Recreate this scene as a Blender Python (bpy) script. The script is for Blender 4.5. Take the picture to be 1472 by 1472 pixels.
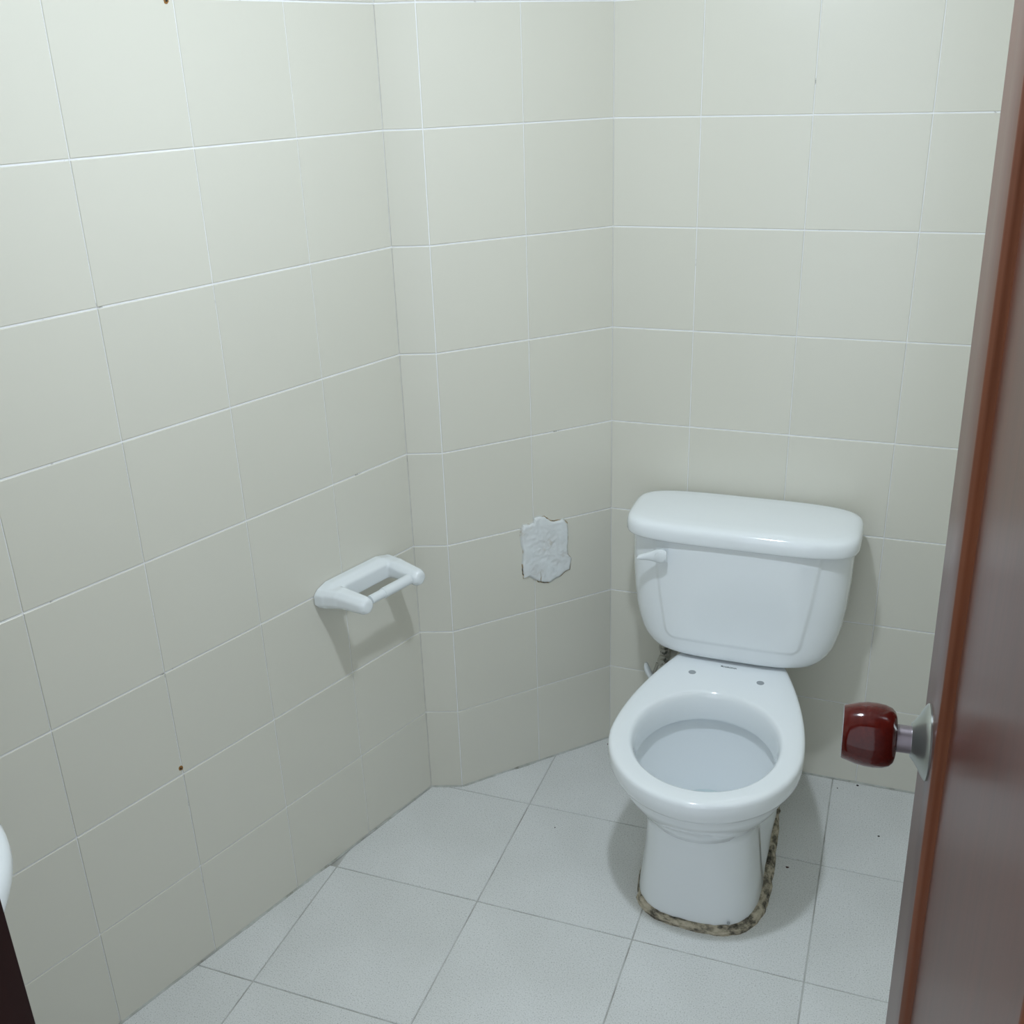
import bpy, bmesh, math, random
from mathutils import Vector, Matrix, noise
for o in list(bpy.data.objects): bpy.data.objects.remove(o)
S = bpy.context.scene
COL = S.collection
RND = random.Random(7)

# ------------------------------------------------------------------ camera
cd_ = bpy.data.cameras.new('camera'); cam = bpy.data.objects.new('camera', cd_); COL.objects.link(cam)
cam.matrix_world = Matrix(((0.937657, -0.108453, 0.330207, 0.561235),
                           (0.346182, 0.375971, -0.859537, -2.06661),
                           (-0.030929, 0.920263, 0.390076, 1.498117), (0, 0, 0, 1)))
cd_.sensor_width = 36; cd_.sensor_fit = 'HORIZONTAL'; cd_.lens = 37.179; cd_.clip_start = 0.01
S.camera = cam
# ------------------------------------------------------------------ world (dim hallway ambience)
w = bpy.data.worlds.new('world'); S.world = w; w.use_nodes = True
WB = w.node_tree.nodes['Background']; WB.inputs[0].default_value = (0.88, 0.97, 1.07, 1); WB.inputs[1].default_value = 1.45
S.view_settings.view_transform = 'Standard'; S.view_settings.look = 'None'
S.view_settings.gamma = 1; S.view_settings.use_curve_mapping = False
S.view_settings.exposure = 0.03
LAMP = Vector((0.26, -0.98, 1.85)); LAMP_STRENGTH = 575.0; LAMP_COLOR = (0.89, 1.0, 1.11)

# ------------------------------------------------------------------ materials
def mat(name, color, rough=0.5, metal=0.0, coat=0.0, spec=0.5, coat_rough=0.05):
    m = bpy.data.materials.new(name); m.use_nodes = True
    b = m.node_tree.nodes['Principled BSDF']
    b.inputs['Base Color'].default_value = (*color, 1); b.inputs['Roughness'].default_value = rough
    b.inputs['Metallic'].default_value = metal; b.inputs['Coat Weight'].default_value = coat
    b.inputs['Coat Roughness'].default_value = coat_rough; b.inputs['Specular IOR Level'].default_value = spec
    return m
def N(m, t, **kw):
    n = m.node_tree.nodes.new(t)
    for k, v in kw.items(): setattr(n, k, v)
    return n
def L(m, a, b): m.node_tree.links.new(a, b)
def B(m): return m.node_tree.nodes['Principled BSDF']
def noise_color(m, stops, scale, coords='Object', detail=4, rough=0.6, vec_scale=None):
    tc = N(m, 'ShaderNodeTexCoord'); nz = N(m, 'ShaderNodeTexNoise'); cr = N(m, 'ShaderNodeValToRGB')
    nz.inputs['Scale'].default_value = scale; nz.inputs['Detail'].default_value = detail; nz.inputs['Roughness'].default_value = rough
    src = tc.outputs[coords]
    if vec_scale:
        mp = N(m, 'ShaderNodeMapping'); mp.inputs['Scale'].default_value = vec_scale
        L(m, src, mp.inputs['Vector']); src = mp.outputs['Vector']
    L(m, src, nz.inputs['Vector']); L(m, nz.outputs['Fac'], cr.inputs['Fac'])
    el = cr.color_ramp.elements
    while len(el) < len(stops): el.new(0.5)
    for e, (p, c) in zip(el, stops): e.position = p; e.color = (*c, 1)
    return nz, cr
def bump(m, fac, strength=0.2, dist=0.002):
    bp = N(m, 'ShaderNodeBump'); bp.inputs['Strength'].default_value = strength; bp.inputs['Distance'].default_value = dist
    L(m, fac, bp.inputs['Height']); L(m, bp.outputs['Normal'], B(m).inputs['Normal']); return bp

M = {}
# cream glazed wall tile, small tone change from tile to tile
M['tile'] = m = mat('glazed_cream_tile', (.66, .63, .55), 0.23, spec=0.5)
oi = N(m, 'ShaderNodeObjectInfo'); cr = N(m, 'ShaderNodeValToRGB')
cr.color_ramp.elements[0].color = (.668, .655, .578, 1); cr.color_ramp.elements[1].color = (.686, .672, .594, 1)
L(m, oi.outputs['Random'], cr.inputs['Fac']); L(m, cr.outputs['Color'], B(m).inputs['Base Color'])
tc = N(m, 'ShaderNodeTexCoord'); nz = N(m, 'ShaderNodeTexNoise'); nz.inputs['Scale'].default_value = 14
L(m, tc.outputs['Object'], nz.inputs['Vector']); bump(m, nz.outputs['Fac'], 0.06, 0.002)
M['grout'] = m = mat('white_grout', (.76, .77, .77), 0.75)
nz, cr = noise_color(m, [(0.0, (.12, .11, .09)), (.28, (.20, .19, .16)), (.36, (.82, .83, .84)), (1, (.90, .91, .92))], 26, detail=6)
L(m, cr.outputs['Color'], B(m).inputs['Base Color'])
M['floor_tile'] = m = mat('speckled_grey_floor_tile', (.6, .62, .6), 0.42)
nz, cr = noise_color(m, [(.30, (.46, .47, .46)), (.42, (.72, .74, .73)), (.60, (.79, .80, .80)), (.75, (.85, .86, .86))], 420, detail=2)
nz2 = N(m, 'ShaderNodeTexNoise'); nz2.inputs['Scale'].default_value = 5; nz2.inputs['Detail'].default_value = 5
tc2 = N(m, 'ShaderNodeTexCoord'); L(m, tc2.outputs['Object'], nz2.inputs['Vector'])
mx = N(m, 'ShaderNodeMix', data_type='RGBA', blend_type='MULTIPLY'); mx.inputs['Factor'].default_value = 1
cr2 = N(m, 'ShaderNodeValToRGB'); cr2.color_ramp.elements[0].position = .3; cr2.color_ramp.elements[1].position = .7
cr2.color_ramp.elements[0].color = (.90, .90, .89, 1); cr2.color_ramp.elements[1].color = (1, 1, 1, 1)
L(m, nz2.outputs['Fac'], cr2.inputs['Fac']); L(m, cr.outputs['Color'], mx.inputs['A']); L(m, cr2.outputs['Color'], mx.inputs['B'])
L(m, mx.outputs['Result'], B(m).inputs['Base Color']); bump(m, nz.outputs['Fac'], 0.05, 0.0005)
M['floor_grout'] = m = mat('grey_floor_grout', (.42, .43, .41), 0.8)
nz, cr = noise_color(m, [(.3, (.32, .31, .28)), (.55, (.55, .56, .54))], 12); L(m, cr.outputs['Color'], B(m).inputs['Base Color'])
M['porcelain'] = mat('white_porcelain', (.845, .885, .91), 0.10, coat=0.3, coat_rough=0.03)
M['porcelain_b'] = mat('white_glazed_ceramic', (.80, .84, .86), 0.14, coat=0.3)
M['plastic'] = mat('white_plastic', (.76, .80, .82), 0.35)
M['hole'] = mat('shaded_steel', (.34, .37, .39), 0.4, metal=.1)
M['print'] = mat('grey_print', (.13, .15, .15), 0.6)
M['water'] = mat('water', (.62, .72, .74), 0.03, spec=.6)
M['plaster'] = m = mat('white_plaster', (.72, .76, .77), 0.9)
nz, cr = noise_color(m, [(.25, (.50, .47, .40)), (.38, (.70, .72, .72)), (.7, (.76, .80, .81))], 28, detail=6)
L(m, cr.outputs['Color'], B(m).inputs['Base Color']); bump(m, nz.outputs['Fac'], 0.5, 0.004)
M['stain'] = m = mat('brown_plaster_crack', (.22, .17, .10), 0.95)
nz, cr = noise_color(m, [(.36, (.08, .07, .05)), (.46, (.34, .24, .12)), (.53, (.60, .61, .57))], 30, detail=6)
L(m, cr.outputs['Color'], B(m).inputs['Base Color'])
M['cement'] = m = mat('tan_cement', (.45, .40, .30), 0.95)
nz, cr = noise_color(m, [(.33, (.05, .045, .035)), (.44, (.20, .18, .14)), (.53, (.46, .41, .31)), (.66, (.62, .56, .45))], 45, detail=7, vec_scale=(1, 1, 2.5))
L(m, cr.outputs['Color'], B(m).inputs['Base Color']); bump(m, nz.outputs['Fac'], 0.8, 0.005)
def wood(name, c0, c1, rough, coat, scale=(14, 14, .7), spec=.5):
    m = mat(name, c0, rough, coat=coat, coat_rough=0.10, spec=spec)
    nz, cr = noise_color(m, [(.25, c0), (.75, c1)], 6, detail=6, vec_scale=scale)
    L(m, cr.outputs['Color'], B(m).inputs['Base Color']); bump(m, nz.outputs['Fac'], 0.05, 0.001); return m
M['wood'] = wood('red_brown_lacquered_wood', (.060, .019, .012), (.100, .031, .019), .30, .0, spec=.26)
M['bead'] = wood('orange_brown_wood', (.085, .022, .008), (.160, .046, .017), .5, .0, spec=.2)
M['jamb'] = wood('dark_brown_wood', (.014, .004, .004), (.022, .006, .005), .6, .0, spec=.15)
M['knob'] = wood('cherry_knob_wood', (.050, .004, .003), (.085, .008, .005), .10, .05, (3, 40, 40), spec=.30)
M['steel'] = mat('satin_nickel', (.42, .45, .43), 0.32, metal=.9)
M['chrome'] = mat('chrome', (.7, .7, .7), 0.12, metal=1)
M['stem'] = mat('dull_pewter', (.25, .22, .24), 0.35, metal=.8)
M['rust'] = m = mat('rust', (.28, .13, .03), 0.9)
M['dark'] = mat('dark_speck', (.015, .012, .012), 0.8)
M['redspeck'] = mat('red_brown_speck', (.06, .015, .012), 0.7)
M['valve'] = m = mat('grimy_brass_valve', (.42, .40, .34), 0.45, metal=.2)
nz, cr = noise_color(m, [(.34, (.05, .05, .04)), (.43, (.42, .41, .36))], 60); L(m, cr.outputs['Color'], B(m).inputs['Base Color'])
M['ceiling'] = mat('white_ceiling_paint', (.82, .83, .82), 0.9)
M['bulb'] = m = mat('lit_bulb', (1, 1, 1), .5)
B(m).inputs['Emission Color'].default_value = (*LAMP_COLOR, 1); B(m).inputs['Emission Strength'].default_value = LAMP_STRENGTH

# ------------------------------------------------------------------ helpers
def mesh(name, verts, faces, smooth=None):
    me = bpy.data.meshes.new(name); me.from_pydata([tuple(v) for v in verts], [], faces); me.update()
    bm = bmesh.new(); bm.from_mesh(me); bmesh.ops.recalc_face_normals(bm, faces=bm.faces); bm.to_mesh(me); bm.free()
    if smooth is not None:
        for p in me.polygons: p.use_smooth = True
        me.set_sharp_from_angle(angle=math.radians(smooth))
    return me
def obj(name, me, material=None, parent=None, mw=None):
    o = bpy.data.objects.new(name, me); COL.objects.link(o)
    if material and me and not me.materials: me.materials.append(material)
    if parent: o.parent = parent
    if mw is not None: o.matrix_local = mw
    return o
def thing(name, label, cat, loc=(0, 0, 0), group=None):
    o = bpy.data.objects.new(name, None); COL.objects.link(o); o.location = loc; o.empty_display_size = .05
    return tag(o, label, cat, group)
def tag(o, label, cat, group=None):
    o['label'] = label; o['category'] = cat
    if group: o['group'] = group
    return o
def struct(o): o['kind'] = 'structure'; return o
def box(x0, x1, y0, y1, z0, z1, bev=0.0, seg=2):
    bm = bmesh.new(); bmesh.ops.create_cube(bm, size=1)
    for v in bm.verts:
        v.co = Vector(((x0+x1)/2+v.co.x*(x1-x0), (y0+y1)/2+v.co.y*(y1-y0), (z0+z1)/2+v.co.z*(z1-z0)))
    if bev: bmesh.ops.bevel(bm, geom=bm.edges[:], offset=bev, segments=seg, affect='EDGES', profile=.5)
    me = bpy.data.meshes.new('box'); bm.to_mesh(me); bm.free()
    if bev:
        for p in me.polygons: p.use_smooth = True
        me.set_sharp_from_angle(angle=math.radians(40))
    return me
def loft(rings, cap0=True, cap1=True, smooth=35):
    n = len(rings[0]); V = [v for r in rings for v in r]; F = []
    for i in range(len(rings)-1):
        for j in range(n):
            k = (j+1) % n; F.append((i*n+j, i*n+k, (i+1)*n+k, (i+1)*n+j))
    if cap0: F.append(tuple(range(n)))
    if cap1: F.append(tuple(range((len(rings)-1)*n, len(rings)*n)))
    return mesh('loft', V, F, smooth)
def lathe(profile, origin, axis, n=40, smooth=35):
    origin = Vector(origin); axis = Vector(axis).normalized()
    u = axis.orthogonal().normalized(); v = axis.cross(u)
    rings = [[origin+axis*a+(u*math.cos(2*math.pi*k/n)+v*math.sin(2*math.pi*k/n))*max(r, 1e-4) for k in range(n)] for a, r in profile]
    return loft(rings, True, True, smooth)
def tube(pts, r, n=14, smooth=50):
    pts = [Vector(p) for p in pts]; rings = []
    rr = r if isinstance(r, (list, tuple)) else [r]*len(pts)
    up = None
    for i, p in enumerate(pts):
        t = (pts[min(i+1, len(pts)-1)]-pts[max(i-1, 0)]).normalized()
        up = t.orthogonal().normalized() if up is None else (up-t*up.dot(t)).normalized()
        b = t.cross(up)
        rings.append([p+(up*math.cos(2*math.pi*k/n)+b*math.sin(2*math.pi*k/n))*rr[i] for k in range(n)])
    return loft(rings, True, True, smooth)
def bez(p0, p1, p2, p3, n=14):
    p = [Vector(q) for q in (p0, p1, p2, p3)]
    return [p[0]*(1-t)**3+p[1]*3*t*(1-t)**2+p[2]*3*t*t*(1-t)+p[3]*t**3 for t in [i/n for i in range(n+1)]]

# ------------------------------------------------------------------ room plan (metres; toilet corner of floor is the origin)
CORNER = Vector((0, 0))
CD = Vector((-0.68395, -0.72953))          # slanted corner wall, direction away from the back wall
SC = CD*0.38935                            # end of the slanted wall
AC = SC+Vector((-0.06663, -0.02265))       # end of the short return strip
AD = Vector((-0.30562, -0.95215))          # left wall direction towards the doorway
YF = -1.73                                 # inner face of the wall with the doorway
XR = 0.86                                  # right wall
A_LEN = (YF-AC.y)/AD.y
FRONT_L = AC+AD*A_LEN
Z_TOP = 2.198
ROWS = [0.0]+[0.198+0.2*k for k in range(11)]
OPEN_L, OPEN_R, OPEN_H = .065, .725, 2.0
PROUD = 0.0014

_cache = {}
def tile_mesh(wd, ht):
    key = (round(wd, 3), round(ht, 3))
    if key not in _cache:
        b, e, d = 0.0007, 0.0009, PROUD
        V = []
        for y, s in ((-.004, 0), (d-b, 0), (d, e)):
            V += [(-wd/2+s, y, -ht/2+s), (wd/2-s, y, -ht/2+s), (wd/2-s, y, ht/2-s), (-wd/2+s, y, ht/2-s)]
        F = [(8, 9, 10, 11)]
        for r in (0, 4):
            for j in range(4): F.append((r+j, r+(j+1) % 4, r+4+(j+1) % 4, r+4+j))
        _cache[key] = mesh('tile', V, F); _cache[key].materials.append(M['tile'])
    return _cache[key]
def wall(name, p0, d, cols, rows, thick=0.1, holes=None):
    """slab plus tiles; d runs along the wall, the room is on the left of d rotated (normal n)"""
    p0 = Vector(p0); d = Vector(d).normalized(); n = Vector((-d.y, d.x))
    mid = Vector((.3, -.9))
    if (mid-p0).dot(n) < 0: n = -n
    X = Vector((d.x, d.y, 0)); Y = Vector((n.x, n.y, 0))
    if X.cross(Y).z < 0: flip = True
    else: flip = False
    W = cols[-1]-cols[0]
    mw = Matrix.Translation((p0.x, p0.y, 0)) @ Matrix(((X.x, Y.x, 0, 0), (X.y, Y.y, 0, 0), (0, 0, 1, 0), (0, 0, 0, 1)))
    if flip:   # keep a right-handed frame: run the other way
        X = -X; p0 = p0+d*0
        mw = Matrix.Translation((p0.x, p0.y, 0)) @ Matrix(((X.x, Y.x, 0, 0), (X.y, Y.y, 0, 0), (0, 0, 1, 0), (0, 0, 0, 1)))
        cols = [-c for c in cols][::-1]
    me = box(cols[0], cols[-1], -thick, 0, rows[0], rows[-1])
    o = struct(obj(name, me, M['grout'])); o.matrix_world = mw
    gv, gh = 0.0015, 0.0027
    for i in range(len(cols)-1):
        for j in range(len(rows)-1):
            a, b, c, e = cols[i], cols[i+1], rows[j], rows[j+1]
            if b-a < .012: continue
            wd, ht = b-a-gv, e-c-gh
            t = obj('tile', tile_mesh(wd, ht), None, o)
            cz = (c+e)/2
            if j == 0: cz += .0006
            t.location = ((a+b)/2, 0, cz)
            t.rotation_euler = (RND.uniform(-1, 1)*.0016, 0, RND.uniform(-1, 1)*.0016)
    return o
def cuts(first, step, end):
    c = [0.0, first]
    while c[-1]+step < end-.02: c.append(c[-1]+step)
    return c+[end]
wall('wall_left', AC, AD, cuts(.19685, .2, A_LEN), ROWS)
wall('wall_return', SC, AC-SC, [0, (AC-SC).length], ROWS, thick=.03)
wall('wall_corner', CORNER, CD, [0, .19238, .38935], ROWS, thick=.06)
wall('wall_back', (0, 0), (1, 0), cuts(.16588, .2, XR), ROWS)
wall('wall_right', (XR, 0), (0, -1), cuts(.2, .2, -YF), ROWS)
wf = struct(bpy.data.objects.new('wall_front', None)); COL.objects.link(wf)
obj('wall_core', box(FRONT_L.x, OPEN_L, YF-.13, YF-.005, 0, Z_TOP), M['ceiling'], wf)
obj('wall_core', box(OPEN_R, XR, YF-.13, YF-.005, 0, Z_TOP), M['ceiling'], wf)
obj('wall_core', box(OPEN_L, OPEN_R, YF-.13, YF-.005, OPEN_H+.035, Z_TOP), M['ceiling'], wf)
def front_tiles(x0, x1, z0, z1):
    zs = [z for z in ROWS if z0 < z < z1]; zs = [z0]+zs+[z1]
    xs = [x0]
    while xs[-1]+.2 < x1-.02: xs.append(xs[-1]+.2)
    xs.append(x1)
    obj('grout_bed', box(x0, x1, YF-.005, YF, z0, z1), M['grout'], wf)
    for i in range(len(xs)-1):
        for j in range(len(zs)-1):
            if zs[j+1]-zs[j] < .012: continue
            t = obj('tile', tile_mesh(xs[i+1]-xs[i]-.0021, zs[j+1]-zs[j]-.0027), None, wf)
            t.location = ((xs[i]+xs[i+1])/2, YF, (zs[j]+zs[j+1])/2+(.0006 if zs[j] == 0 else 0))
front_tiles(FRONT_L.x+.004, OPEN_L, 0, Z_TOP)
front_tiles(OPEN_R, XR, 0, Z_TOP)
front_tiles(OPEN_L, OPEN_R, OPEN_H+.035, Z_TOP)

# floor: slab and single tiles cut to the room
poly_planes = [((0, 0), (0, -1)), ((AC.x, AC.y), (-AD.y, AD.x)), ((XR, 0), (-1, 0)), ((0, YF), (0, 1))]
mid = Vector((.3, -.9))
planes = []
for p, n in poly_planes:
    p = Vector(p); n = Vector(n).normalized()
    if (mid-p).dot(n) < 0: n = -n
    planes.append((p, n))
def clip(poly, p, n):
    out = []
    for i in range(len(poly)):
        a, b = poly[i], poly[(i+1) % len(poly)]; da, db = (a-p).dot(n), (b-p).dot(n)
        if da >= 0: out.append(a)
        if (da >= 0) != (db >= 0): out.append(a+(b-a)*(da/(da-db)))
    return out
floor = struct(obj('floor', box(-1.0, 1.2, -3.4, .1, -.12, -.0016), M['floor_grout']))
FS, FX, FY, FA = .30917, -.10035, -.29609, .00167
fu = Vector((math.cos(FA), math.sin(FA))); fv = Vector((fu.y, -fu.x))
for i in range(-3, 4):
    for j in range(-1, 5):
        g = .0012
        q = [Vector((FX, FY))+fu*(FS*(i+a))+fv*(FS*(j+b)) for a, b in ((0, 0), (1, 0), (1, 1), (0, 1))]
        c = sum(q, Vector((0, 0)))/4
        q = [c+(v-c)*(1-2*g/FS) for v in q]
        for p, n in planes: 
            if q: q = clip(q, p+n*.004, n)
        if len(q) < 3: continue
        c = sum(q, Vector((0, 0)))/len(q)
        ar = abs(sum(q[k].x*q[(k+1) % len(q)].y-q[(k+1) % len(q)].x*q[k].y for k in range(len(q))))/2
        if ar < .0012: continue
        n = len(q); V = []
        for z, s in ((-.006, 0), (-.0008, 0), (0, .0008)):
            V += [((v-c).x*(1-s*6), (v-c).y*(1-s*6), z) for v in q]
        F = [tuple(range(2*n, 3*n))]
        for r in (0, n): F += [(r+k, r+(k+1) % n, r+n+(k+1) % n, r+n+k) for k in range(n)]
        t = obj('tile', mesh('floor_tile', V, F), M['floor_tile'], floor); t.location = (c.x, c.y, 0)
# ragged grout fillets where the walls meet the floor
def fillet(a, b, nrm, k=60):
    a = Vector(a); b = Vector(b); nrm = Vector(nrm).normalized(); V = []; F = []
    for i in range(k+1):
        p = a+(b-a)*(i/k); q = noise.noise(Vector((p.x*22, p.y*22, 3)))*.0022+noise.noise(Vector((p.x*70, p.y*70, 1)))*.0012
        wd = .0042+q; h = .0028+q*.5
        V += [(p.x, p.y, .0001), (p.x+nrm.x*wd, p.y+nrm.y*wd, .0001), (p.x+nrm.x*.0016, p.y+nrm.y*.0016, h)]
        if i: 
            o = 3*(i-1); F += [(o, o+1, o+4, o+3), (o+1, o+2, o+5, o+4), (o+2, o, o+3, o+5)]
    return mesh('fillet', V, F, 60)
M['fillet'] = m = mat('grimy_grout', (.5, .5, .45), .9)
nz, cr = noise_color(m, [(.28, (.20, .19, .15)), (.42, (.42, .43, .39)), (.65, (.56, .58, .55))], 30, detail=6); L(m, cr.outputs['Color'], B(m).inputs['Base Color'])
def inward(d):
    n = Vector((-d.y, d.x)); return n
for a, b in ((AC+AD*A_LEN, AC), (AC, SC), (SC, Vector((0, 0))), (Vector((0, 0)), Vector((XR, 0)))):
    d = (b-a).normalized(); n = Vector((d.y, -d.x))
    obj('grout_fillet', fillet(a, b, n, int((b-a).length/.006)), M['fillet'], floor)
ceil = struct(obj('ceiling', box(-1.0, XR+.1, YF-.13, .1, Z_TOP, Z_TOP+.06), M['ceiling']))

# doorway frame (dark wood)
fr = struct(bpy.data.objects.new('trim_1', None)); COL.objects.link(fr)
obj('jamb', box(OPEN_L, .1, YF-.138, YF+.008, 0, OPEN_H+.035, .002), M['jamb'], fr)
obj('jamb', box(.69, OPEN_R, YF-.138, YF+.008, 0, OPEN_H+.035, .002), M['jamb'], fr)
obj('head', box(.1, .69, YF-.138, YF+.008, OPEN_H, OPEN_H+.035, .002), M['jamb'], fr)

# ------------------------------------------------------------------ door leaf
EX, EY, YAW, TILT = .6155, -1.16, .049, -.0134
door = struct(bpy.data.objects.new('door_1', None)); COL.objects.link(door)
door.matrix_world = Matrix.Translation((EX+TILT*(-.988), EY, .012)) @ Matrix.Rotation(TILT, 4, 'Y') @ Matrix.Rotation(YAW-math.pi/2, 4, 'Z')
DW, DH, DT, SW, SW2 = .570, 1.972, .036, .136, .034
def dpart(name, me, m, parent=None): return obj(name, me, M[m], parent or door)
dpart('stile', box(0, SW, 0, DT, 0, DH, .0018), 'wood')
dpart('stile', box(DW-SW2, DW, 0, DT, 0, DH, .0018), 'wood')
dpart('rail', box(SW, DW-SW2, 0, DT, 0, .17, .0018), 'wood')
dpart('rail', box(SW, DW-SW2, 0, DT, DH-.13, DH, .0018), 'wood')
dpart('panel', box(SW-.004, DW-SW2+.004, .005, DT-.005, .166, DH-.126), 'wood')
def bead(p0, p1, side):
    """small ovolo moulding from p0 to p1 lying on the panel; side points from the stile towards the panel"""
    p0 = Vector(p0); p1 = Vector(p1); s = Vector(side); prof = [(-.004, .0), (-.004, -.0018), (-.002, -.0030), (.001, -.0032), (.004, -.0026), (.007, -.0008), (.009, -.0002), (.0105, .0012), (.013, .0034), (.0155, .005), (-.0005, .006), (-.0005, 0.0008)]
    r = []
    for p in (p0, p1): r.append([p+s*a+Vector((0, b, 0)) for a, b in prof])
    return loft(r, True, True, 50)
zb, zt = .17, DH-.13
dpart('moulding', bead((SW, 0, zb), (SW, 0, zt), (1, 0, 0)), 'bead')
dpart('moulding', bead((DW-SW2, 0, zb), (DW-SW2, 0, zt), (-1, 0, 0)), 'bead')
dpart('moulding', bead((SW, 0, zb), (DW-SW2, 0, zb), (0, 0, 1)), 'bead')
dpart('moulding', bead((SW, 0, zt), (DW-SW2, 0, zt), (0, 0, -1)), 'bead')
KZ = .928
AX = .93
KP = [(.0285, .012), (.029, .0185), (.0305, .0225), (.034, .0258), (.040, .0278), (.048, .0286), (.056, .0284), (.064, .0272), (.071, .0253), (.0765, .0238), (.0775, .0230), (.0778, .021), (.0776, 0)]
for sgn, y0 in ((-1, 0), (1, DT)):
    k = dpart('door_knob', lathe([(a*AX, q) for a, q in KP], (.06, y0, KZ), (0, sgn, 0), 56), 'knob'); k['label'] = 'glossy cherry-red wooden knob'
    dpart('rose', lathe([(0, .0335), (.0015, .0338), (.003, .0325), (.0055, .0285), (.008, .0235), (.0115, .0185), (.0135, .0160), (.0145, .0150)], (.06, y0, KZ), (0, sgn, 0), 48), 'steel', k)
    dpart('stem', lathe([(.012, .0122), (.028, .0122)], (.06, y0, KZ), (0, sgn, 0), 32), 'stem', k)
dpart('latch_plate', box(-.0008, .001, DT/2-.0125, DT/2+.0125, KZ-.029, KZ+.029), 'steel')
dpart('latch_bolt', box(-.010, 0, DT/2-.006, DT/2+.006, KZ-.009, KZ+.009, .001), 'steel')
for hz in (.25, 1.7): dpart('hinge', lathe([(0, .006), (.09, .006)], (DW+.005, .002, hz), (0, 0, 1), 16), 'steel')

# ------------------------------------------------------------------ toilet
XC = .301
T = thing('toilet', 'white two-piece ceramic toilet without a seat, standing against the back wall', 'toilet', (XC, -.33, 0))
T0 = Vector((XC, -.33, 0))
def tpart(name, me, m, parent=None):
    o = obj(name, me, M[m], parent or T)
    if parent is None: o.location = (0, .33, 0)     # meshes are modelled with y=0 on the back wall and x=0 on the toilet's axis
    return o
NF, NSD, NBK = 49, 22, 11
def plan(z, yf, hw, yw, yb, bw, nf=2.0, pw=1.8, sag=0.0):
    P = []
    for i in range(NF):
        t = math.pi*i/(NF-1); c, s = math.cos(t), math.sin(t)
        P.append((hw*math.copysign(abs(c)**(2/nf), c), yw-(yw-yf)*abs(s)**(2/nf), z))
    side = []
    for i in range(1, NSD+1):
        u = i/NSD; y = yw+(yb-yw)*u; side.append((hw-(hw-bw)*u**pw, y))
    if z < .24:
        k = math.sin(math.pi*min(1, max(0, (z-.012)/.215)))
        side = [(x+k*(-.032*math.exp(-((y+.355)/.036)**2)+.020*math.exp(-((y+.235)/.055)**2)), y) for x, y in side]
    for x, y in side: P.append((-x, y, z))
    for i in range(1, NBK): P.append((-bw+2*bw*i/NBK, yb, z))
    for x, y in side[::-1]: P.append((x, y, z))
    return [Vector(p) for p in P]
NTOT = NF+2*NSD+NBK-1
def oval(z, yc, hy, hx, n=2.0):
    P = []
    for i in range(NTOT):
        if i < NF: t = math.pi*i/(NF-1)
        else: t = math.pi+math.pi*(i-NF+1)/(NTOT-NF+1)
        c, s = math.cos(t), math.sin(t)
        P.append(Vector((hx*math.copysign(abs(c)**(2/n), c), yc-hy*math.copysign(abs(s)**(2/n), s), z)))
    return P
R = [plan(.000, -.540, .118, -.40, -.10, .100, 3.0),
     plan(.020, -.538, .1165, -.40, -.10, .099, 3.0),
     plan(.060, -.536, .112, -.40, -.10, .094, 3.0),
     plan(.110, -.537, .107, -.40, -.105, .085, 2.9),
     plan(.160, -.541, .1035, -.41, -.11, .078, 2.8),
     plan(.195, -.546, .1035, -.42, -.11, .076, 2.7),
     plan(.215, -.553, .107, -.43, -.11, .078, 2.5),
     plan(.232, -.566, .116, -.44, -.11, .082, 2.3),
     plan(.250, -.585, .130, -.445, -.11, .080, 2.15),
     plan(.270, -.602, .1435, -.45, -.11, .080, 2.05),
     plan(.290, -.615, .1545, -.45, -.11, .080, 2.0),
     plan(.306, -.622, .1605, -.45, -.11, .081, 2.0),
     plan(.3125, -.627, .1645, -.45, -.11, .083, 2.0),
     plan(.317, -.634, .1695, -.45, -.11, .085, 2.0),
     plan(.325, -.639, .1730, -.45, -.11, .087, 2.0),
     plan(.340, -.641, .1745, -.45, -.11, .0875, 2.0),
     plan(.351, -.6410, .1745, -.45, -.11, .0875, 2.0),
     plan(.3555, -.6398, .1735, -.45, -.11, .0868, 2.0),
     plan(.3585, -.6372, .1713, -.45, -.112, .085, 2.0),
     plan(.3600, -.6330, .1675, -.45, -.114, .082, 2.0),
     plan(.3602, -.6260, .1610, -.45, -.118, .077, 2.0),
     oval(.3602, -.446, .1600, .1400, 2.05),
     oval(.3588, -.446, .1560, .1360, 2.05),
     oval(.3550, -.446, .1525, .1325, 2.05),
     oval(.3480, -.446, .1495, .1295, 2.05),
     oval(.3350, -.446, .1475, .1275, 2.05),
     oval(.3060, -.446, .1460, .1260, 2.05),
     oval(.3010, -.446, .1470, .1270, 2.05),
     oval(.2990, -.446, .1500, .1300, 2.05),
     oval(.3010, -.446, .1590, .1390, 2.05),
     oval(.2950, -.446, .1630, .1425, 2.05),
     oval(.2850, -.445, .1620, .1415, 2.0),
     oval(.2600, -.441, .1540, .1330, 2.0),
     oval(.2150, -.430, .1320, .1120, 2.0),
     oval(.1750, -.410, .0860, .0740, 2.0),
     oval(.1400, -.395, .0560, .0520, 2.0),
     oval(.1150, -.385, .0380, .0380, 2.0),
     oval(.0700, -.380, .0300, .0300, 2.0)]
bowl = tpart('bowl', loft(R, True, True, 44), 'porcelain')
tpart('water', loft([oval(.158, -.402, .071, .062), oval(.1585, -.402, .071, .062)], True, True), 'water', bowl)
for bx in (-.0675, .0675):
    tpart('bolt_hole', lathe([(0, .0075), (.0006, .0075), (.0008, .006)], (bx+.0, -.233, .3598), (0, 0, 1), 24), 'hole', bowl)  # flat discs, no real recess; the shade inside the holes is in their grey
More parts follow.
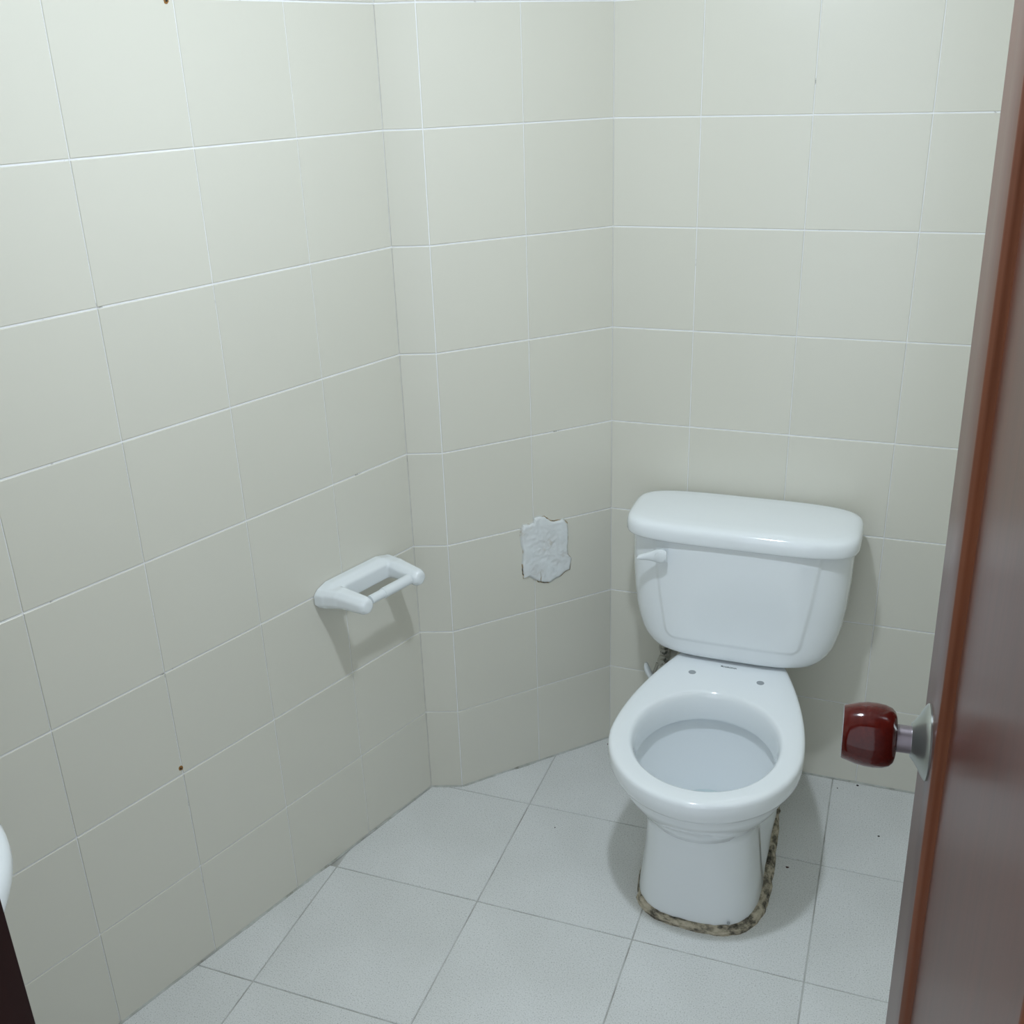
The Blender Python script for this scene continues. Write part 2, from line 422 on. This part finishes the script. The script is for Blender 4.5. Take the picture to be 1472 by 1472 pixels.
tpart('bolt_cap', lathe([(0, .003), (.002, .0028), (.003, .0015), (.0032, 0)], (.072, -.531, .022), (0, -1, .1), 16), 'hole', bowl)
# cement seal around the foot
def seal():
    inner = plan(0, -.540, .118, -.40, -.10, .100, 3.0); c = Vector((0, -.33, 0)); rings = []
    for off, z in ((-.004, .0), (-.0035, .013), (.002, .0135), (.009, .008), (.0125, .0002), (.010, -.001)):
        ring = []
        for k, p in enumerate(inner):
            a = inner[(k-1) % NTOT]; b = inner[(k+1) % NTOT]; t = (b-a); n = Vector((t.y, -t.x, 0)).normalized()
            if n.dot(p-c) < 0: n = -n
            q = noise.noise(Vector((p.x*40, p.y*40, z*60)))*.5+noise.noise(Vector((p.x*110, p.y*110, z*90+4)))*.5
            kx = .62+.58*p.x/.118 if p.y > -.49 else .80+.25*p.x/.118
            kx = max(.2, kx)
            o = off*kx+(q*.005*kx if off > -.003 else 0)
            ring.append(p+n*o+Vector((0, 0, max(-.001, z+(q*.004 if z > .001 else 0)))))
        rings.append(ring)
    return loft(rings, False, False, 60)
s_ = tpart('cement_seal', seal(), 'cement'); s_['label'] = 'cracked tan cement seal around the foot'
# tank
def sup(z, hw, yf, yb, nfr, nbk, n=360, ins=0.0):
    yc = -.10; P = []
    for i in range(n):
        t = 2*math.pi*i/n; c, s = math.cos(t), math.sin(t)
        e = nfr if s < 0 else nbk
        x = (hw-ins)*math.copysign(abs(c)**(2/e), c)
        y = yc+((yc-yf)-ins if s < 0 else (yb-yc)-ins)*math.copysign(abs(s)**(2/e), s)
        P.append(Vector((x, y, z)))
    return P
def interp(tab, z):
    for (a, b), (c, d) in zip(tab, tab[1:]):
        if a <= z <= c:
            u = (z-a)/(c-a); return b+(d-b)*u
    return tab[-1][1] if z > tab[-1][0] else tab[0][1]
HW = [(.3625, .128), (.3645, .143), (.3685, .158), (.374, .170), (.383, .1795), (.395, .1885), (.410, .1955), (.43, .2015), (.46, .2075), (.50, .2120), (.55, .2150), (.63, .2165)]
YFT = [(.3625, -.160), (.3645, -.173), (.3685, -.183), (.374, -.1885), (.383, -.191), (.40, -.193), (.45, -.1965), (.52, -.200), (.63, -.2025)]
def sstep(a, b, x):
    u = min(1, max(0, (x-a)/(b-a))); return u*u*(3-2*u)
rings = []
zs = [.3625, .3632, .3645, .3662, .3685, .371, .374, .3785, .383]+[.386+.00342*i for i in range(72)]
for z in zs:
    r = sup(z, interp(HW, z), interp(YFT, z), -.014, 3.6, 7)
    for v in r:
        if v.y < -.1:
            hw = .131+.16*(max(0, z-.405)) if z < .5 else .1462+.12*(z-.5)
            dx = abs(v.x)-hw; dz = .409-z; rr = .018
            qx, qz = max(dx+rr, 0), max(dz+rr, 0)
            d = math.hypot(qx, qz)+min(max(dx+rr, dz+rr), 0)-rr
            v.y -= .0030*(1-sstep(-.0045, .0035, d))
    rings.append(r)
tank = tpart('tank', loft(rings, True, True, 60), 'porcelain')
rings = []
for z, ins in ((.6290, .016), (.6285, .010), (.6290, .005), (.6312, .0015), (.635, 0), (.650, .0002), (.6562, .0015), (.6605, .0040), (.6636, .0082), (.6654, .0135), (.6664, .020), (.6672, .040), (.6677, .070), (.6679, .092)):
    rings.append(sup(z, .2265, -.2158, -.009, 4.6, 3.8, 200, ins))
tpart('tank_lid', loft(rings, True, True, 50), 'porcelain')
# flush lever
lv = [Vector((0, 0, 0))]
lever = tpart('flush_lever', lathe([(0, .0095), (.012, .0095)], (-.141, -.2065, .602), (0, -1, 0), 28), 'plastic', tank)
def lever_arm():
    st = [(-.012, .0105, .0), (-.0085, .0135, 0), (.0, .0150, 0), (.008, .0140, -.0005), (.015, .0112, -.001), (.022, .0090, -.002), (.030, .0072, -.0035), (.038, .0060, -.005), (.043, .0048, -.006), (.0452, .0026, -.0062)]
    rings = []
    for a, h, dz in st:
        ring = []
        dpt = .0052 if a < .01 else .0052+.004*(a-.01)/.036
        for k in range(20):
            t = 2*math.pi*k/20
            ring.append(Vector((-.141-a, -.2200-(.0030 if a > .012 else 0)*(a-.012)/.034+dpt*math.sin(t)*.8, .602+dz+h*math.cos(t))))
        rings.append(ring)
    return loft(rings, True, True, 50)
tpart('lever_arm', lever_arm(), 'plastic', tank)
tpart('lever_cap', lathe([(0, .0112), (.0012, .0108), (.0018, .0095), (.002, 0)], (-.141, -.2238, .602), (0, -1, 0), 28), 'plastic', tank)
# maker's mark printed on the deck
def text_mesh(txt, size):
    cu = bpy.data.curves.new('lettering', 'FONT'); cu.body = txt; cu.size = size; cu.extrude = .00008; cu.offset = .00022
    cu.align_x = 'CENTER'; cu.align_y = 'CENTER'
    to = bpy.data.objects.new('lettering_tmp', cu); COL.objects.link(to)
    dg = bpy.context.evaluated_depsgraph_get(); me = bpy.data.meshes.new_from_object(to.evaluated_get(dg))
    bpy.data.objects.remove(to); return me
lt = tpart('lettering', text_mesh('CORONA', .0066), 'print', bowl); lt.location = (0.0005, -.194, .3604)
tpart('emblem', lathe([(0, .0023), (.0002, .0023)], (-.0150, -.1925, .3602), (0, 0, 1), 12), 'print', bowl)

# ------------------------------------------------------------------ water supply valve behind the toilet
V = thing('supply_valve', 'grimy angle valve with a white handle on the wall behind the tank', 'valve', (.135, -.002, .27))
def vpart(n, me, m):
    o = obj(n, me, M[m], V); o.location = (-.135, .002, -.27); return o
vpart('flange', lathe([(0, .022), (.003, .022), (.006, .014)], (.137, -.002, .270), (0, -1, 0), 24), 'valve')
vpart('body', lathe([(0, .009), (.028, .009), (.030, .0125), (.058, .0125), (.062, .009), (.070, .0085)], (.137, -.003, .270), (0, -1, 0), 20), 'valve')
vpart('nut', lathe([(0, .0115), (.016, .0115)], (.137, -.047, .280), (0, 0, 1), 6, 20), 'valve')
vpart('hose', tube(bez((.137, -.047, .294), (.137, -.047, .32), (.150, -.07, .33), (.155, -.08, .3615)), .0055), 'valve')
vpart('handle', tube(bez((.100, -.065, .262), (.101, -.067, .246), (.110, -.070, .232), (.125, -.076, .222), 10), [.003, .005, .0062, .007, .0072, .0072, .007, .0065, .006, .005, .003]), 'plastic')
vpart('handle_spindle', tube([(.125, -.060, .262), (.118, -.068, .235)], .004), 'valve')

# ------------------------------------------------------------------ paper holder on the left wall
NA = Vector((.95215, -.30562))
PH = thing('toilet_paper_holder', 'empty white ceramic toilet paper holder mounted on the left wall', 'paper holder', (AC.x, AC.y, 0))
# local frame: x = -along wall (towards the back corner), y = out of the wall, z up
PH.matrix_world = Matrix.Translation((AC.x, AC.y, 0)) @ Matrix(((-AD.x, -NA.x, 0, 0), (-AD.y, -NA.y, 0, 0), (0, 0, 1, 0), (0, 0, 0, 1)))
def holder():
    bm = bmesh.new()
    def hull(pts):
        vs = [bm.verts.new(p) for p in pts]
        r = bmesh.ops.convex_hull(bm, input=vs)
        ex = [g for g in r['geom_interior'] if isinstance(g, bmesh.types.BMVert)]
        if ex: bmesh.ops.delete(bm, geom=ex, context='VERTS')
    def slab(y, s0, s1, z0, z1, c=.006):
        return [(-s, -y, z) for s, z in ((s0+c, z0), (s1-c, z0), (s1, z0+c), (s1, z1-c), (s1-c, z1), (s0+c, z1), (s0, z1-c), (s0, z0+c))]
    hull(slab(.0015, .070, .274, .572, .612, .010)+slab(.0015, .100, .252, .574, .620, .010)+slab(.020, .074, .270, .573, .613, .010)+slab(.020, .100, .250, .575, .620, .010)+slab(.033, .082, .260, .580, .610, .008))
    for a, b in (((.226, .274), (.214, .248)), ((.068, .112), (.072, .106))):
        hull(slab(.004, a[0], a[1], .572, .613, .010)+slab(.045, (a[0]+b[0])/2+.002, (a[1]+b[1])/2, .577, .614, .009))
        hull(slab(.040, (a[0]+b[0])/2+.002, (a[1]+b[1])/2, .577, .614, .009)+slab(.095, b[0], b[1], .574, .607, .010)+slab(.104, b[0]+.006, b[1]-.006, .578, .603, .008))
    me = bpy.data.meshes.new('holder'); bm.to_mesh(me); bm.free(); return me
h = obj('bracket', holder(), M['porcelain_b'], PH)
md = h.modifiers.new('remesh', 'REMESH'); md.mode = 'VOXEL'; md.voxel_size = .0018; md.use_smooth_shade = True
ms = h.modifiers.new('smooth', 'SMOOTH'); ms.factor = .5; ms.iterations = 22
RZ, RY = .592, -.088
rl = obj('roller', lathe([(0, .0045), (.006, .0045), (.0065, .0088), (.040, .0088), (.0405, .0102), (.112, .0102), (.1125, .007), (.118, .0065)], (-.219, RY, RZ), (1, 0, 0), 28), M['plastic'], PH)
obj('roller_pin', lathe([(0, .003), (.012, .003)], (-.1035, RY, RZ), (1, 0, 0), 12), M['dark'], PH)

# ------------------------------------------------------------------ plaster patch on the slanted corner wall
OUT = [(0.2217, 0.5963), (0.2178, 0.6059), (0.2018, 0.604), (0.1927, 0.6055), (0.1907, 0.6163), (0.178, 0.617), (0.1654, 0.6125), (0.1493, 0.5985), (0.1346, 0.5978), (0.1217, 0.5985), (0.1125, 0.5859), (0.1109, 0.5641), (0.1112, 0.5463), (0.1133, 0.5287), (0.1106, 0.5118), (0.1032, 0.5027), (0.1073, 0.4762), (0.1196, 0.4737), (0.1311, 0.4655), (0.1424, 0.4628), (0.1557, 0.4569), (0.1706, 0.4607), (0.1834, 0.4658), (0.1943, 0.474), (0.2087, 0.4849), (0.2188, 0.4829), (0.221, 0.5006), (0.2214, 0.5186), (0.2188, 0.5447), (0.2228, 0.5616), (0.224, 0.5811)]
dense = []
for i in range(len(OUT)):
    a, b = OUT[i], OUT[(i+1) % len(OUT)]
    for k in range(5):
        u = k/5; x = a[0]+(b[0]-a[0])*u; z = a[1]+(b[1]-a[1])*u
        q = noise.noise(Vector((x*260, z*260, 0)))*.0011; dense.append((x+q, z-q))
CW = Matrix.Translation((0, 0, 0)) @ Matrix(((CD.x, .72953, 0, 0), (CD.y, -.68395, 0, 0), (0, 0, 1, 0), (0, 0, 0, 1)))
pc = (.164, .540)
def patch(scales, amp, drop=0.0, lowonly=False):
    rings = []
    for s, hgt in scales:
        ring = []
        for x, z in dense:
            px, pz = pc[0]+(x-pc[0])*s, pc[1]+(z-pc[1])*s
            q = noise.noise(Vector((px*45, pz*45, 2)))*.6+noise.noise(Vector((px*130, pz*130, 5)))*.4
            ring.append(Vector((px, hgt+(q*amp if hgt > .0016 else 0), pz)))
        rings.append(ring)
    return loft(rings, False, True, 40)
pp = thing('plaster_patch', 'rough white plaster repair patch on the slanted corner wall', 'plaster patch', (0, 0, 0))
pp.matrix_world = CW @ Matrix.Translation((pc[0], 0, pc[1]))
def ppart(n, me, m):
    o = obj(n, me, M[m], pp); o.location = (-pc[0], 0, -pc[1]); return o
ppart('plaster', patch([(1.0, .0010), (.995, .0035), (.97, .0056), (.93, .0066)]+[(.93-.0345*i, .0066+.00005*i) for i in range(1, 27)], .0026), 'plaster')
ppart('stained_edge', patch([(1.040, .0012), (1.030, .0018), (1.0, .0022), (.96, .0021)], .0003), 'stain')
crack = [(.181, .4665), (.1815, .472), (.1805, .478), (.181, .484), (.1825, .489), (.180, .4925)]
ppart('crack', tube([(x, .0085, z) for x, z in crack], [.0003, .0007, .0007, .0006, .0006, .0002], 6), 'stain')

# ------------------------------------------------------------------ small marks
for s, z, lab in ((.4087, 1.5941, 'small rusty screw hole high on the left wall at the top picture edge'), (.5999, .4116, 'small rusty screw hole low on the left wall above the floor')):
    q = AC+AD*s+NA*PROUD
    r = thing('screw_hole', lab, 'screw hole', (q.x, q.y, z), 'rusty screw holes in the left wall')
    def irr(rad, seed):
        n = 18; V = [(0, 0, 0)]; F = []
        t = Vector((AD.x, AD.y, 0)); nn = Vector((NA.x, NA.y, 0))
        rings = []
        for h, k in ((-.0005, 1), (.0004, 1), (.0008, .6)):
            rings.append([nn*h+(t*math.cos(2*math.pi*i/n)+Vector((0, 0, 1))*math.sin(2*math.pi*i/n))*rad*k*(1+.3*noise.noise(Vector((math.cos(2*math.pi*i/n)*1.5, math.sin(2*math.pi*i/n)*1.5, seed)))) for i in range(n)])
        return loft(rings, True, True, 50)
    obj('rust_ring', irr(.0042, z), M['rust'], r)
    sc = obj('screw', irr(.0018, z+3), M['dark'], r); sc.location = (NA.x*.0008, NA.y*.0008, 0)
def speck(x, y, r, m, label, st=1.0, rz=0.0):
    rings = []
    for h, k in ((0, .9), (.35, 1), (.75, .7), (.95, .2)):
        rings.append([Vector((r*st*k*math.cos(a)*(1+.25*math.sin(2.3*a+x*90)), r*k*math.sin(a), r*.8*h)) for a in [2*math.pi*i/12 for i in range(12)]])
    o = obj('debris_speck', loft(rings, True, True, 60), M[m]); o.location = (x, y, 0.0); o.rotation_euler = (0, 0, rz)
    return tag(o, label, 'debris', 'specks of dirt on the floor')
speck(.456, -.323, .0021, 'redspeck', 'red-brown speck on the floor tile right of the toilet foot', 1.9, .2)
speck(.623, -.171, .0020, 'dark', 'black speck on the floor tile between the toilet and the door', 1.2)
speck(.571, -.012, .0024, 'dark', 'black speck against the foot of the back wall')
speck(.530, -.035, .0016, 'dark', 'tiny dark speck by the floor joint near the back wall')
speck(.006, -.030, .0030, 'redspeck', 'brown crumb in the corner just left of the toilet rim', 1.3, .9)
speck(-.023, -.354, .0015, 'dark', 'tiny speck alone on the floor tile left of the toilet')

# ------------------------------------------------------------------ wash basin beside the doorway
SX, SA, SB, SZ = -.362, .215, .335, .78
sink = thing('wash_basin', 'white ceramic wash basin on the wall beside the doorway, cut by the left picture edge', 'wash basin', (SX, YF, SZ-.17))
def half(z, a, b, y0=0.004, n=48, m=16):
    P = [Vector((a*math.cos(math.pi*i/n), y0+b*math.sin(math.pi*i/n)**.9, z)) for i in range(n+1)]
    P += [Vector((-a+2*a*i/m, y0, z)) for i in range(1, m)]
    return P
def inner(z, a, b, yc, n=48, m=16):
    P = [Vector((a*math.cos(math.pi*i/n), yc+b*math.sin(math.pi*i/n), z)) for i in range(n+1)]
    P += [Vector((a*math.cos(math.pi+math.pi*i/m), yc+b*.8*math.sin(math.pi+math.pi*i/m), z)) for i in range(1, m)]
    return P
rings = [half(.0, .10, .15), half(.01, .12, .18), half(.05, .165, .245), half(.09, .19, .295), half(.12, .203, .318), half(.135, SA-.004, SB-.006), half(.148, SA, SB), half(.160, SA-.001, SB-.001), half(.167, SA-.006, SB-.006), half(.170, SA-.014, SB-.014),
         inner(.170, .172, .118, .185), inner(.166, .165, .112, .185), inner(.155, .160, .108, .185), inner(.10, .14, .092, .18), inner(.06, .10, .07, .178), inner(.04, .05, .04, .175), inner(.036, .018, .018, .175)]
obj('basin', loft(rings, True, True, 45), M['porcelain_b'], sink)
obj('drain', lathe([(0, .019), (.002, .019), (.003, .014)], (0, .174, .036), (0, 0, 1), 24), M['chrome'], sink)
fc = obj('faucet', lathe([(0, .024), (.006, .022), (.05, .016), (.06, .018), (.075, .017), (.08, .006)], (0, .045, .169), (0, 0, 1), 28), M['chrome'], sink)
obj('spout', tube(bez((0, .045, .21), (0, .09, .235), (0, .13, .235), (0, .15, .205)), .009), M['chrome'], fc)

# ------------------------------------------------------------------ pendant bulb that lights the room
lamp = thing('pendant_lamp', 'bare white bulb hanging on a cord from the ceiling', 'lamp', (LAMP.x, LAMP.y, Z_TOP))
dz = LAMP.z-Z_TOP
obj('ceiling_rose', lathe([(0, .04), (-.015, .038), (-.025, .01)], (0, 0, 0), (0, 0, 1), 28), M['plastic'], lamp)
obj('cord', tube([(0, 0, -.02), (0, 0, dz+.10)], .003), M['plastic'], lamp)
obj('socket', lathe([(dz+.040, .017), (dz+.05, .02), (dz+.10, .018), (dz+.105, .008)], (0, 0, 0), (0, 0, 1), 24), M['plastic'], lamp)
bp = [(-.036*math.cos(math.pi/2*i/12), .036*math.sin(math.pi/2*i/12)) for i in range(13)]
obj('bulb', lathe([(dz+a, r) for a, r in bp], (0, 0, 0), (0, 0, 1), 32, 60), M['bulb'], lamp)
obj('bulb_neck', lathe([(dz+.0002, .0362), (dz+.012, .034), (dz+.042, .0172)], (0, 0, 0), (0, 0, 1), 32, 60), M['plastic'], lamp)
